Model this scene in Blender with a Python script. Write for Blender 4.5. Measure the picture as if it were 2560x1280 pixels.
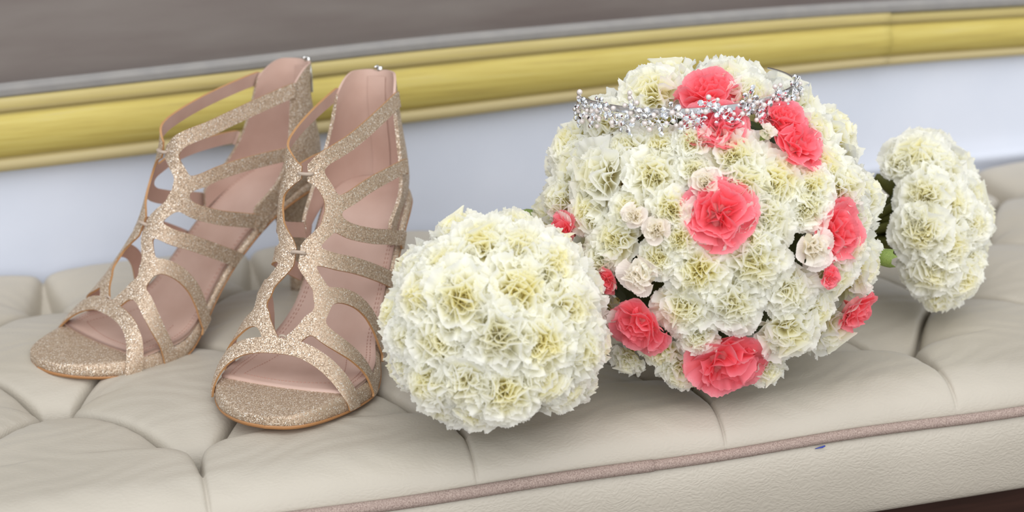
import bpy, bmesh, math, random
import numpy as np
from mathutils import Vector, Matrix

for _o in list(bpy.data.objects):
    bpy.data.objects.remove(_o)
scene = bpy.context.scene
COL = scene.collection
random.seed(7)
rng = np.random.default_rng(7)

# ------------------------------------------------------------------ camera
# world: X along the sofa, Y into its depth, Z up; z = 0 is the crest of the seat tufts
FPX = 4500.0
PITCH, YAW, ROLL = 0.3586, -0.26688, -0.02
CAM = np.array([-.070, -.982, .473])
_h = np.array([-math.sin(YAW), math.cos(YAW), 0])
FWD = _h * math.cos(PITCH) + np.array([0, 0, -math.sin(PITCH)])
_r = np.array([math.cos(YAW), math.sin(YAW), 0])
_u = np.cross(_r, FWD)
RGT = _r * math.cos(ROLL) + _u * math.sin(ROLL)
UPV = -_r * math.sin(ROLL) + _u * math.cos(ROLL)
cd = bpy.data.cameras.new('camera')
cam = bpy.data.objects.new('camera', cd)
COL.objects.link(cam)
cd.sensor_width = 36.0
cd.lens = FPX / 2560 * 36.0
cd.clip_start = .05
_m = Matrix.Identity(4)
for i in range(3):
    _m[i][0] = RGT[i]; _m[i][1] = UPV[i]; _m[i][2] = -FWD[i]; _m[i][3] = CAM[i]
cam.matrix_world = _m
cd.dof.use_dof = True
cd.dof.focus_distance = 1.08
cd.dof.aperture_fstop = 6.0
scene.camera = cam

# ------------------------------------------------------------------ light
w = bpy.data.worlds.new('world'); scene.world = w; w.use_nodes = True
bg = w.node_tree.nodes['Background']
bg.inputs[0].default_value = (.92, .96, 1.0, 1)
bg.inputs[1].default_value = 0.70
sd = bpy.data.lights.new('sun', 'SUN'); sd.energy = 2.15; sd.angle = math.radians(80); sd.color = (1, .98, .95)
sun = bpy.data.objects.new('sun', sd); COL.objects.link(sun)
_d = Vector((.12, 1.0, -.95)).normalized()      # direction the light travels
sun.rotation_euler = _d.to_track_quat('-Z', 'Y').to_euler()
sun.location = (0, -1, 3)
scene.view_settings.view_transform = 'Standard'
scene.view_settings.look = 'None'
scene.view_settings.gamma = 1
scene.view_settings.use_curve_mapping = False
scene.view_settings.exposure = 0.2
scene.cycles.max_bounces = 14
scene.cycles.diffuse_bounces = 9
scene.cycles.transmission_bounces = 10

# ------------------------------------------------------------------ helpers
def ray(u, v): return FWD + RGT * (u - 1280) / FPX - UPV * (v - 640) / FPX
def onz(u, v, z):
    d = ray(u, v); return CAM + d * (z - CAM[2]) / d[2]
def ony(u, v, y):
    d = ray(u, v); return CAM + d * (y - CAM[1]) / d[1]
def srgb(r, g, b):
    f = lambda c: c / 12.92 if c <= .04045 else ((c + .055) / 1.055) ** 2.4
    return (f(r / 255), f(g / 255), f(b / 255), 1)

def new_mesh(name, verts, faces, mats=(), midx=None, smooth=True, uv=None):
    me = bpy.data.meshes.new(name)
    me.from_pydata([tuple(map(float, v)) for v in verts], [], [tuple(map(int, f)) for f in faces])
    for m in mats: me.materials.append(m)
    if midx is not None: me.polygons.foreach_set('material_index', np.asarray(midx, dtype=np.int32))
    if smooth: me.polygons.foreach_set('use_smooth', [True] * len(me.polygons))
    if uv is not None:
        lay = me.uv_layers.new(name='UVMap')
        li = np.empty(len(me.loops), dtype=np.int32); me.loops.foreach_get('vertex_index', li)
        lay.data.foreach_set('uv', np.asarray(uv, dtype=np.float32)[li].ravel())
    me.update()
    return me
def obj(name, me, parent=None):
    o = bpy.data.objects.new(name, me); COL.objects.link(o)
    if parent: o.parent = parent
    return o
def empty(name, loc=(0, 0, 0), rz=0, label=None, cat=None, group=None):
    o = bpy.data.objects.new(name, None); COL.objects.link(o)
    o.location = loc; o.rotation_euler = (0, 0, rz); o.empty_display_size = .02
    tag(o, label, cat, group)
    return o
def tag(o, label=None, cat=None, group=None, kind=None):
    if label: o['label'] = label
    if cat: o['category'] = cat
    if group: o['group'] = group
    if kind: o['kind'] = kind
    return o
def tube_data(pts, rad, n=8, closed=False, caps=True):
    pts = np.asarray(pts, float); N = len(pts)
    rad = np.broadcast_to(np.asarray(rad, float), (N,))
    T = np.gradient(pts, axis=0) if not closed else np.roll(pts, -1, 0) - np.roll(pts, 1, 0)
    T /= np.linalg.norm(T, axis=1)[:, None] + 1e-12
    a = np.array([0, 0, 1.]) if abs(T[0][2]) < .9 else np.array([1., 0, 0])
    V = []; nrm = np.cross(T[0], a); nrm /= np.linalg.norm(nrm)
    for i in range(N):
        nrm = nrm - T[i] * (nrm @ T[i]); nrm /= np.linalg.norm(nrm); b = np.cross(T[i], nrm)
        for k in range(n):
            t = 2 * math.pi * k / n; V.append(pts[i] + rad[i] * (nrm * math.cos(t) + b * math.sin(t)))
    Fc = []
    for i in range(N if closed else N - 1):
        j = (i + 1) % N
        for k in range(n):
            l = (k + 1) % n; Fc.append((i * n + k, i * n + l, j * n + l, j * n + k))
    if caps and not closed:
        Fc.append(tuple(range(n))[::-1]); Fc.append(tuple((N - 1) * n + k for k in range(n)))
    return V, Fc
def join_data(parts):
    V = []; Fc = []; M = []
    for p in parts:
        o = len(V); V += list(p[0]); Fc += [tuple(i + o for i in f) for f in p[1]]; M += [p[2] if len(p) > 2 else 0] * len(p[1])
    return V, Fc, M
def grid_faces(nu, nv, off=0, flip=False):
    i, j = np.meshgrid(np.arange(nu - 1), np.arange(nv - 1), indexing='ij')
    a = (i * nv + j + off).ravel()
    q = np.stack([a, a + nv, a + nv + 1, a + 1], 1)
    return q[:, ::-1] if flip else q
def big_mesh(name, V, Q, mat, smooth=True):
    me = bpy.data.meshes.new(name); V = np.asarray(V, np.float32); Q = np.asarray(Q, np.int32)
    me.vertices.add(len(V)); me.vertices.foreach_set('co', V.ravel())
    me.loops.add(Q.size); me.loops.foreach_set('vertex_index', Q.ravel())
    me.polygons.add(len(Q)); me.polygons.foreach_set('loop_start', np.arange(0, Q.size, 4, dtype=np.int32))
    me.polygons.foreach_set('use_smooth', np.ones(len(Q), bool))
    me.update(calc_edges=True); me.validate(); me.materials.append(mat)
    return me
def pchip(xs, ys):
    xs = np.array(xs, float); ys = np.array(ys, float); h = np.diff(xs)
    d = np.diff(ys, axis=0) / (h if ys.ndim == 1 else h[:, None])
    m = np.zeros_like(ys); m[0] = d[0]; m[-1] = d[-1]; m[1:-1] = (d[1:] + d[:-1]) / 2
    def f(x):
        x = np.asarray(x, float); i = np.clip(np.searchsorted(xs, x) - 1, 0, len(xs) - 2)
        t = (x - xs[i]) / h[i]; H = h[i]
        if ys.ndim == 2: t = t[..., None]; H = H[..., None]
        return (2*t**3-3*t**2+1)*ys[i]+(t**3-2*t**2+t)*H*m[i]+(-2*t**3+3*t**2)*ys[i+1]+(t**3-t**2)*H*m[i+1]
    return f
def box_data(x0, x1, y0, y1, z0, z1):
    V = [(x, y, z) for x in (x0, x1) for y in (y0, y1) for z in (z0, z1)]
    return V, [(0, 1, 3, 2), (4, 6, 7, 5), (0, 4, 5, 1), (2, 3, 7, 6), (0, 2, 6, 4), (1, 5, 7, 3)]

# ------------------------------------------------------------------ materials
def mat(name):
    m = bpy.data.materials.new(name); m.use_nodes = True
    nt = m.node_tree; b = nt.nodes['Principled BSDF']
    return m, nt, b
def nd(nt, typ, **kw):
    n = nt.nodes.new(typ)
    for k, v in kw.items():
        if k in n.inputs: n.inputs[k].default_value = v
        else: setattr(n, k, v)
    return n
def ramp(nt, stops, interp='LINEAR'):
    r = nt.nodes.new('ShaderNodeValToRGB'); r.color_ramp.interpolation = interp
    e = r.color_ramp.elements
    while len(e) < len(stops): e.new(.5)
    for i, (p, c) in enumerate(stops): e[i].position = p; e[i].color = c
    return r
def plain(name, col, rough=.5, metal=0, spec=.5):
    m, nt, b = mat(name)
    b.inputs['Base Color'].default_value = col; b.inputs['Roughness'].default_value = rough
    b.inputs['Metallic'].default_value = metal; b.inputs['Specular IOR Level'].default_value = spec
    return m
def fabric(name, c0, c1, scale, rough=.9, bump=.3, mapping=(1, 1, 1), detail=4, dist=.0006, sheen=.0):
    m, nt, b = mat(name); L = nt.links
    tc = nd(nt, 'ShaderNodeTexCoord'); mp = nd(nt, 'ShaderNodeMapping'); mp.inputs['Scale'].default_value = mapping
    L.new(tc.outputs['Object'], mp.inputs['Vector'])
    no = nd(nt, 'ShaderNodeTexNoise', Scale=scale, Detail=detail); L.new(mp.outputs[0], no.inputs['Vector'])
    r = ramp(nt, [(.3, c0), (.7, c1)]); L.new(no.outputs['Fac'], r.inputs[0]); L.new(r.outputs[0], b.inputs['Base Color'])
    b.inputs['Roughness'].default_value = rough; b.inputs['Specular IOR Level'].default_value = .25
    b.inputs['Sheen Weight'].default_value = sheen
    if bump:
        n2 = nd(nt, 'ShaderNodeTexNoise', Scale=1500, Detail=2); L.new(tc.outputs['Object'], n2.inputs['Vector'])
        bp = nd(nt, 'ShaderNodeBump', Strength=bump, Distance=dist); L.new(n2.outputs['Fac'], bp.inputs['Height']); L.new(bp.outputs[0], b.inputs['Normal'])
    return m

def leather_mat(name, strength):
    m, nt, b = mat(name); L = nt.links
    tc = nd(nt, 'ShaderNodeTexCoord')
    no = nd(nt, 'ShaderNodeTexNoise', Scale=9, Detail=3); L.new(tc.outputs['Object'], no.inputs['Vector'])
    r = ramp(nt, [(.3, srgb(176, 169, 157)), (.7, srgb(184, 177, 165))]); L.new(no.outputs['Fac'], r.inputs[0]); L.new(r.outputs[0], b.inputs['Base Color'])
    b.inputs['Roughness'].default_value = .42; b.inputs['Specular IOR Level'].default_value = .4
    nw = nd(nt, 'ShaderNodeTexNoise', Scale=60, Detail=2); L.new(tc.outputs['Object'], nw.inputs['Vector'])
    mx = nd(nt, 'ShaderNodeMixRGB'); mx.inputs[0].default_value = .012; L.new(tc.outputs['Object'], mx.inputs[1]); L.new(nw.outputs['Color'], mx.inputs[2])
    mp = nd(nt, 'ShaderNodeMapping'); mp.inputs['Scale'].default_value = (.62, 1, 1.15); L.new(mx.outputs[0], mp.inputs['Vector'])
    vo = nd(nt, 'ShaderNodeTexVoronoi', Scale=640); vo.feature = 'SMOOTH_F1'; vo.inputs['Smoothness'].default_value = .6
    L.new(mp.outputs[0], vo.inputs['Vector'])
    n3_ = nd(nt, 'ShaderNodeTexNoise', Scale=230, Detail=2); L.new(mp.outputs[0], n3_.inputs['Vector'])
    n3 = nd(nt, 'ShaderNodeMath'); n3.operation = 'MULTIPLY'; n3.inputs[1].default_value = .6; L.new(n3_.outputs['Fac'], n3.inputs[0])
    ad = nd(nt, 'ShaderNodeMath'); ad.operation = 'ADD'; L.new(vo.outputs['Distance'], ad.inputs[0]); L.new(n3.outputs[0], ad.inputs[1])
    bp = nd(nt, 'ShaderNodeBump', Strength=strength, Distance=.0007); L.new(ad.outputs[0], bp.inputs['Height']); L.new(bp.outputs[0], b.inputs['Normal'])
    return m

def glitter_mat(name):
    m, nt, b = mat(name); L = nt.links
    tc = nd(nt, 'ShaderNodeTexCoord')
    vo = nd(nt, 'ShaderNodeTexVoronoi', Scale=2000); L.new(tc.outputs['Object'], vo.inputs['Vector'])
    sp = nd(nt, 'ShaderNodeSeparateColor'); L.new(vo.outputs['Color'], sp.inputs[0])
    r = ramp(nt, [(0, srgb(152, 128, 106)), (.35, srgb(172, 149, 127)), (.66, srgb(190, 169, 147)), (.86, srgb(206, 187, 165)), (.95, srgb(240, 230, 216)), (1, srgb(255, 253, 250))])
    L.new(sp.outputs[0], r.inputs[0]); L.new(r.outputs[0], b.inputs['Base Color'])
    b.inputs['Metallic'].default_value = .35
    r2 = ramp(nt, [(0, (.3, .3, .3, 1)), (1, (.6, .6, .6, 1))]); L.new(sp.outputs[1], r2.inputs[0]); L.new(r2.outputs[0], b.inputs['Roughness'])
    # every grain faces its own way
    ge = nd(nt, 'ShaderNodeNewGeometry')
    sb = nd(nt, 'ShaderNodeVectorMath'); sb.operation = 'SUBTRACT'; L.new(vo.outputs['Color'], sb.inputs[0]); sb.inputs[1].default_value = (.5, .5, .5)
    sc = nd(nt, 'ShaderNodeVectorMath'); sc.operation = 'SCALE'; sc.inputs['Scale'].default_value = .75; L.new(sb.outputs[0], sc.inputs[0])
    ad = nd(nt, 'ShaderNodeVectorMath'); ad.operation = 'ADD'; L.new(ge.outputs['Normal'], ad.inputs[0]); L.new(sc.outputs[0], ad.inputs[1])
    nm = nd(nt, 'ShaderNodeVectorMath'); nm.operation = 'NORMALIZE'; L.new(ad.outputs[0], nm.inputs[0]); L.new(nm.outputs[0], b.inputs['Normal'])
    return m

def petal_mat(name, stops, transl=.35, var=.06, tint=None):
    m, nt, b = mat(name); L = nt.links
    uv = nd(nt, 'ShaderNodeUVMap'); sx = nd(nt, 'ShaderNodeSeparateXYZ'); L.new(uv.outputs[0], sx.inputs[0])
    tc = nd(nt, 'ShaderNodeTexCoord')
    no = nd(nt, 'ShaderNodeTexNoise', Scale=70, Detail=2); L.new(tc.outputs['Object'], no.inputs['Vector'])
    mm = nd(nt, 'ShaderNodeMath'); mm.operation = 'MULTIPLY_ADD'; L.new(no.outputs['Fac'], mm.inputs[0]); mm.inputs[1].default_value = .3; mm.inputs[2].default_value = -.15
    ad = nd(nt, 'ShaderNodeMath'); ad.operation = 'ADD'; L.new(sx.outputs['Y'], ad.inputs[0]); L.new(mm.outputs[0], ad.inputs[1])
    r = ramp(nt, stops); L.new(ad.outputs[0], r.inputs[0])
    oi = nd(nt, 'ShaderNodeObjectInfo')
    col = r.outputs[0]
    if tint:
        mr = nd(nt, 'ShaderNodeMapRange'); L.new(oi.outputs['Random'], mr.inputs[0]); mr.inputs[3].default_value = 0; mr.inputs[4].default_value = var
        mx = nd(nt, 'ShaderNodeMixRGB'); L.new(mr.outputs[0], mx.inputs[0]); L.new(col, mx.inputs[1]); mx.inputs[2].default_value = tint; col = mx.outputs[0]
    L.new(col, b.inputs['Base Color']); b.inputs['Roughness'].default_value = .6; b.inputs['Specular IOR Level'].default_value = .25
    tr = nd(nt, 'ShaderNodeBsdfTranslucent'); L.new(col, tr.inputs[0])
    # fine veins along the petal
    wv = nd(nt, 'ShaderNodeMath'); wv.operation = 'MULTIPLY'; L.new(sx.outputs['X'], wv.inputs[0]); wv.inputs[1].default_value = 70
    sn = nd(nt, 'ShaderNodeMath'); sn.operation = 'SINE'; L.new(wv.outputs[0], sn.inputs[0])
    bp = nd(nt, 'ShaderNodeBump', Strength=.15, Distance=.0003); L.new(sn.outputs[0], bp.inputs['Height']); L.new(bp.outputs[0], b.inputs['Normal'])
    ms = nd(nt, 'ShaderNodeMixShader'); ms.inputs[0].default_value = transl
    L.new(b.outputs[0], ms.inputs[1]); L.new(tr.outputs[0], ms.inputs[2])
    L.new(ms.outputs[0], nt.nodes['Material Output'].inputs['Surface'])
    return m

def gold_mat():
    m, nt, b = mat('gold_paint'); L = nt.links
    tc = nd(nt, 'ShaderNodeTexCoord'); mp = nd(nt, 'ShaderNodeMapping'); mp.inputs['Scale'].default_value = (1.2, 30, 30); L.new(tc.outputs['Object'], mp.inputs['Vector'])
    no = nd(nt, 'ShaderNodeTexNoise', Scale=9, Detail=5, Roughness=.65); L.new(mp.outputs[0], no.inputs['Vector'])
    r = ramp(nt, [(.25, srgb(164, 145, 74)), (.45, srgb(184, 166, 80)), (.6, srgb(192, 176, 92)), (.8, srgb(180, 164, 116))])
    L.new(no.outputs['Fac'], r.inputs[0])
    uv = nd(nt, 'ShaderNodeUVMap'); sx = nd(nt, 'ShaderNodeSeparateXYZ'); L.new(uv.outputs[0], sx.inputs[0])
    # the flat fillets of the moulding are rubbed down to a pale tan
    rw = ramp(nt, [(0, (.8, .8, .8, 1)), (.17, (.75, .75, .75, 1)), (.2, (.12, .12, .12, 1)), (.74, (.05, .05, .05, 1)), (.80, (.65, .65, .65, 1)), (.84, (.6, .6, .6, 1)), (.87, (.42, .42, .42, 1)), (1, (.5, .5, .5, 1))])
    L.new(sx.outputs['Y'], rw.inputs[0])
    mx = nd(nt, 'ShaderNodeMixRGB'); L.new(rw.outputs[0], mx.inputs[0]); L.new(r.outputs[0], mx.inputs[1]); mx.inputs[2].default_value = srgb(176, 162, 128)
    L.new(mx.outputs[0], b.inputs['Base Color']); b.inputs['Roughness'].default_value = .6; b.inputs['Metallic'].default_value = 0
    return m

M = {}
M['leather'] = leather_mat('cream_leather', .2)
M['leather_front'] = leather_mat('cream_leather_coarse', .4)
M['glitter'] = glitter_mat('champagne_glitter')
M['lining'] = fabric('pink_lining', srgb(190, 160, 147), srgb(201, 173, 161), 40, rough=.5, bump=.08)
M['edge'] = plain('tan_edge', srgb(176, 132, 88), .55)
M['outsole'] = plain('brown_outsole', srgb(166, 118, 74), .5)
M['stitch'] = plain('stitch_thread', srgb(186, 146, 132), .7)
M['knot'] = plain('taupe_thread', srgb(176, 160, 146), .7)
M['tape'] = plain('zip_tape', srgb(120, 104, 90), .8)
M['metal'] = plain('silver_metal', (.78, .78, .78, 1), .22, 1)
M['rubber'] = plain('dark_rubber', srgb(70, 55, 45), .6)
M['piping'] = fabric('mauve_piping', srgb(136, 118, 111), srgb(180, 162, 153), 1300, rough=.95, bump=.5, detail=2)
M['mauve'] = fabric('mauve_velvet', srgb(102, 91, 88), srgb(124, 117, 113), 5, rough=.85, bump=.15, mapping=(1, 1, 5.5), detail=5, sheen=.15)
M['gimp'] = fabric('grey_gimp', srgb(140, 138, 137), srgb(150, 147, 144), 60, rough=.9, bump=.5)
M['gold'] = gold_mat()
M['wood'] = fabric('dark_wood', srgb(38, 24, 20), srgb(56, 36, 30), 12, rough=.35, bump=.05, mapping=(1, 12, 12))
M['cloth'] = fabric('white_cloth', srgb(200, 206, 220), srgb(207, 212, 225), 12, rough=.95, bump=.1)
M['ink'] = plain('blue_ink', srgb(48, 66, 160), .6)
M['floor'] = fabric('floor_carpet', srgb(105, 96, 90), srgb(125, 116, 108), 60, rough=.95, bump=.3)
WS = [(0, srgb(246, 230, 130)), (.5, srgb(253, 244, 176)), (.72, srgb(254, 251, 222)), (.88, srgb(255, 254, 245)), (1, srgb(255, 255, 251))]
M['white'] = petal_mat('ivory_petal', WS, .54, .5, srgb(250, 250, 248))
M['bud'] = petal_mat('ivory_bud_petal', [(0, srgb(236, 222, 170)), (.5, srgb(250, 243, 218)), (.85, srgb(254, 251, 242)), (1, srgb(253, 246, 240))], .45, .3, srgb(253, 250, 246))
CS = [(0, srgb(255, 205, 195)), (.3, srgb(255, 174, 175)), (.6, srgb(255, 152, 163)), (.9, srgb(255, 140, 156)), (1, srgb(255, 172, 184))]
M['coral'] = petal_mat('coral_petal', CS, .45, .35, srgb(252, 150, 150))
M['blush'] = petal_mat('blush_petal', [(0, srgb(250, 215, 208)), (.6, srgb(248, 236, 230)), (1, srgb(251, 244, 240))], .35, .2, srgb(252, 240, 238))
M['green'] = fabric('sepal_green', srgb(92, 112, 52), srgb(140, 158, 84), 60, rough=.5, bump=.1)
M['olive'] = fabric('olive_calyx', srgb(74, 76, 34), srgb(108, 108, 52), 60, rough=.5, bump=.1)
M['dark_green'] = fabric('stem_green', srgb(52, 64, 36), srgb(76, 88, 48), 40, rough=.6, bump=.1)
M['pearl'] = plain('pearl', srgb(222, 212, 208), .14, .15, .8)
M['crystal'] = plain('rhinestone', (.88, .90, .94, 1), .03, 1.0)

# ------------------------------------------------------------------ floor
fl = obj('floor', new_mesh('floor', [(-3, -2.5, -.46), (4, -2.5, -.46), (4, 3, -.46), (-3, 3, -.46)], [(0, 1, 2, 3)], [M['floor']], smooth=False))
fl['kind'] = 'structure'

# ------------------------------------------------------------------ sofa
SC, SR = .155, .09            # tuft spacing along and across
X0, X1, YF, YB = -.42, 1.12, -.074, .336
TH, TL = .0115, .025
PF = .0055
def tuft_core(a, b):
    da = np.arcsin(np.clip(a, 0, 1)) * .0374; db_ = np.arcsin(np.clip(b, 0, 1)) * .0374
    return TH * (1 - np.exp(-da / .0014)) * (1 - np.exp(-db_ / .0014)) + PF * (a * b) ** .5 + TL * (1 - (1 - a ** .5) * (1 - b ** .5)) - TH - TL - PF
def tuft_z(x, y):
    # the pleats start at either side of a button, not at its centre
    x_in = x; sh = np.zeros_like(x)
    for j in (0, 1, 2, 3):
        off = .5 * (j % 2); i = np.round(x / SC - off)
        dx = x - (i + off) * SC; dy = y - j * SR
        f = np.where(dy > 0, np.exp(-(np.hypot(dx * .6, dy) / .034) ** 2), np.exp(dy / .004) * np.exp(-(dx * .6 / .034) ** 2))
        sh = sh + np.sign(dx) * np.minimum(np.abs(dx), .0075 * f)
    x = x - sh
    p = x / SC + y / (2 * SR); q = x / SC - y / (2 * SR)
    a = np.abs(np.sin(np.pi * p)); b = np.abs(np.sin(np.pi * q))
    z = tuft_core(a, b)
    # in front of the first and behind the last row the pleats run straight to the edge and fade out
    D0 = TH + TL + PF
    a1 = np.abs(np.sin(np.pi * x / SC)); a3 = np.abs(np.sin(np.pi * (x / SC - .5)))
    t = np.clip(-y, 0, .08); zc = np.minimum(-D0 + .011 * (1 - np.exp(-t / .003)) + .36 * t + 4.5 * t * t, -.005)
    zf = -D0 * (tuft_core(a1, a1) / -D0) ** (1 + .6 * (1 - np.exp(-t / .004)) + 4 * t / .074) * (zc / -D0)
    t = np.clip(y - 3 * SR, 0, .08); zf2 = tuft_core(a3, a3) * np.clip(1 - t / .075, .25, 1)
    z = np.where(y < 0, zf, np.where(y > 3 * SR, zf2, z))
    # button pits
    x = x_in
    for j in (0, 1, 2, 3):
        off = .5 * (j % 2); i = np.round(x / SC - off)
        d = np.hypot(x - (i + off) * SC, y - j * SR)
        z = z - .004 * np.exp(-(d / .008) ** 2)
    # gentle unevenness of the stuffing and small drag wrinkles in the hide
    z = z + .0012 * np.sin(x * 37 + 1.3) * np.sin(y * 29 + .4) + .00025 * np.sin(x * 160 + 3 * np.sin(y * 90)) * np.sin(y * 210 + 2 * np.sin(x * 70))
    # rolled front and back edges
    df = np.clip((y - YF) / .030, 0, 1); z = z - (.024 + z * .5 * (1 - df)) * (1 - np.sqrt(1 - (1 - df) ** 2))
    db = np.clip((YB - y) / .020, 0, 1); z = z - .026 * (1 - np.sqrt(1 - (1 - db) ** 2))
    return z
sofa = empty('tufted_sofa', (0, 0, -.46), 0, 'cream leather button-tufted sofa with mauve piping and a gold moulded backrest rail', 'sofa')
sofa_in = Matrix.Translation((0, 0, .46))
def spart(name, me, label=None):
    o = obj(name, me, sofa); o.location = (0, 0, .46)
    if label: o['label'] = label
    return o
xs_ = np.concatenate([np.arange(X0, -.17, .003), np.arange(-.17, .80, .0008), np.linspace(.80, X1, 110)]); nx = len(xs_); ny = int((YB - YF) / .0008)
gx, gy = np.meshgrid(xs_, np.linspace(YF, YB, ny), indexing='ij')
gz = tuft_z(gx, gy)
ex = np.clip(np.minimum(gx - X0, X1 - gx) / .03, 0, 1); gz -= .03 * (1 - np.sqrt(1 - (1 - ex) ** 2))
seat = spart('seat_cushion', big_mesh('seat_cushion', np.stack([gx, gy, gz], -1).reshape(-1, 3), grid_faces(nx, ny), M['leather']), 'cream leather seat with deep diamond tufting')
# buttons
def dome(r, h, n=14, k=5):
    V = [(0, 0, h)]; Fc = []
    for i in range(1, k + 1):
        t = i / k * math.pi / 2
        for a in range(n): V.append((r * math.sin(t) * math.cos(2 * math.pi * a / n), r * math.sin(t) * math.sin(2 * math.pi * a / n), h * math.cos(t)))
    for a in range(n):
        Fc.append((0, 1 + a, 1 + (a + 1) % n))
        for i in range(k - 1): Fc.append((1 + i * n + a, 1 + (i + 1) * n + a, 1 + (i + 1) * n + (a + 1) % n, 1 + i * n + (a + 1) % n))
    return V, Fc
bme = new_mesh('button', *dome(.0075, .004), [M['leather']])
for j in range(4):
    for i in range(-2, 8):
        x = (i + .5 * (j % 2)) * SC; y = j * SR
        if X0 + .03 < x < X1 - .03:
            o = spart('button', bme); o.location = (x, y, .46 - TH - TL - PF - .0050)
# front panel below the piping
ZP = -.0235
prof = [(YF + .002, ZP), (YF - .003, ZP - .003), (YF - .0065, ZP - .014), (YF - .007, ZP - .028), (YF - .005, ZP - .046), (YF - .001, ZP - .0555), (YF + .01, ZP - .058), (YF + .01, ZP - .12)]
def sweep_x(prof, x0, x1, n):
    xs = np.linspace(x0, x1, n); V = [(x, y, z) for x in xs for (y, z) in prof]
    return V, grid_faces(n, len(prof), flip=True).tolist()
pf = pchip(np.arange(len(prof) - 1), np.array(prof[:-1]))(np.linspace(0, len(prof) - 2, 26))
V, Fc = sweep_x([tuple(p) for p in pf], X0, X1, 120)
spart('front_border', new_mesh('front_border', V, Fc, [M['leather_front']]), 'plain grained cream leather border under the piping')
# piping in two lengths with an overlapped joint
for xa, xb_, rr in ((X0, .262, .0037), (.2605, X1, .0033)):
    xs = np.linspace(xa, xb_, 160)
    pts = np.stack([xs, YF - .0025 + .0006 * np.sin(xs * 21), ZP + .0015 + .0007 * np.sin(xs * 33 + 1)], 1)
    V, Fc = tube_data(pts, rr, 12)
    spart('piping', new_mesh('piping', V, Fc, [M['piping']]), 'mauve woven fabric piping')
# ink mark on the border
c0 = np.array([.370, YF - .0050, ZP - .0026])
V, Fc = tube_data([c0 + [-.0034, .0008, -.0005], c0 + [-.001, .0004, 0], c0 + [.001, .0003, .0002], c0 + [.003, .0004, .0007]], [.0002, .0004, .0006, .0004], 6)
spart('ink_mark', new_mesh('ink_mark', V, Fc, [M['ink']]), 'small blue pen mark')
# wooden apron, ends and legs
V, Fc, _ = join_data([box_data(X0 + .005, X1 - .005, YF + .006, YB + .03, -.150, -.0815)])
spart('apron', new_mesh('apron', V, Fc, [M['wood']], smooth=False), 'dark brown wooden apron')
V, Fc = box_data(X0 + .002, X1 - .002, YF + .012, YB - .004, -.0815, -.034)
spart('seat_base', new_mesh('seat_base', V, Fc, [M['leather_front']], smooth=False))
for x in (X0 + .06, X1 - .06):
    for y in (YF + .05, YB - .01):
        prf = [(.020, -.46), (.017, -.44), (.022, -.40), (.030, -.30), (.026, -.22), (.034, -.18), (.036, -.15)]
        V, Fc = tube_data([(x, y, z) for r, z in prf], [r for r, z in prf], 14)
        spart('leg', new_mesh('leg', V, Fc, [M['wood']]))

# backrest: gold moulded rail, grey gimp, mauve velvet
YR = .335
zb_f = pchip([-.45, -.0986, .012, .2278, .3089, .5234, .6349, .7433, 1.15], [.070, .0736, .0761, .0817, .0844, .0905, .0912, .0890, .080])
zt_f = pchip([-.45, -.092, .0524, .2047, .3654, .5356, .7394, 1.15], [.122, .1307, .1342, .1385, .1396, .1387, .1330, .122])
rp = [(0, -.03), (0, .0), (.02, .003), (.15, .0045), (.17, .001), (.19, -.001), (.21, .0025), (.27, .0052), (.38, .0076), (.5, .0085), (.62, .0075), (.72, .0045), (.765, .002), (.785, -.001), (.80, .003), (.83, .0045), (.95, .004), (.98, .002), (1, -.002), (1, -.03)]
def rail(xa, xb_, dy, dz, skew=0):
    xs = np.linspace(xa, xb_, 90); V = []; UV = []
    for x in xs:
        for t, d in rp:
            xx = x + (skew * t if x in (xs[0],) else 0)
            z0, z1 = float(zb_f(x)), float(zt_f(x)); V.append((xx, YR - d + dy, z0 + (z1 - z0) * t + dz)); UV.append(((x - X0), t))
    Fc = grid_faces(len(xs), len(rp), flip=True).tolist(); n = len(rp)
    Fc.append(tuple(range(n))); Fc.append(tuple((len(xs) - 1) * n + k for k in range(n))[::-1])
    return new_mesh('rail', V, Fc, [M['gold']], uv=UV)
spart('back_rail', rail(X0, .615, 0, 0), 'gold painted moulded wooden rail')
spart('back_rail', rail(.612, X1, .0035, -.0012), 'gold painted moulded wooden rail')
xs = np.linspace(X0, X1, 140)
gp = [(YR + .012, -.003), (YR - .0015, -.001), (YR - .0035, .0018), (YR - .0028, .0032), (YR - .0038, .0046), (YR - .0018, .0072), (YR + .012, .009)]
V = [(x, y, float(zt_f(x)) + z) for x in xs for y, z in gp]
spart('gimp_trim', new_mesh('gimp_trim', V, grid_faces(len(xs), len(gp), flip=True).tolist(), [M['gimp']]), 'grey gimp braid edging the velvet')
nz = 50; V = []
for x in xs:
    for k in range(nz):
        t = k / (nz - 1); z0 = float(zt_f(x)) + .006
        V.append((x, YR + .006 + .055 * t - .020 * math.sin(math.pi * min(1, t * 1.02)) ** .7 + .0012 * math.sin(x * 31 + t * 9) * t, z0 + .30 * t))
spart('back_upholstery', new_mesh('back_upholstery', V, grid_faces(len(xs), nz, flip=True).tolist(), [M['mauve']]), 'mauve grey velvet back upholstery')
V, Fc = box_data(X0, X1, YR + .02, YR + .05, .09, .44)
spart('back_frame', new_mesh('back_frame', V, Fc, [M['wood']], smooth=False))
for x in (X0 + .015, X1 - .015):
    V, Fc = box_data(x - .015, x + .015, YR + .005, YR + .045, -.15, .2)
    spart('back_post', new_mesh('back_post', V, Fc, [M['gold']], smooth=False, uv=[(0, .5)] * 8))

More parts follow.
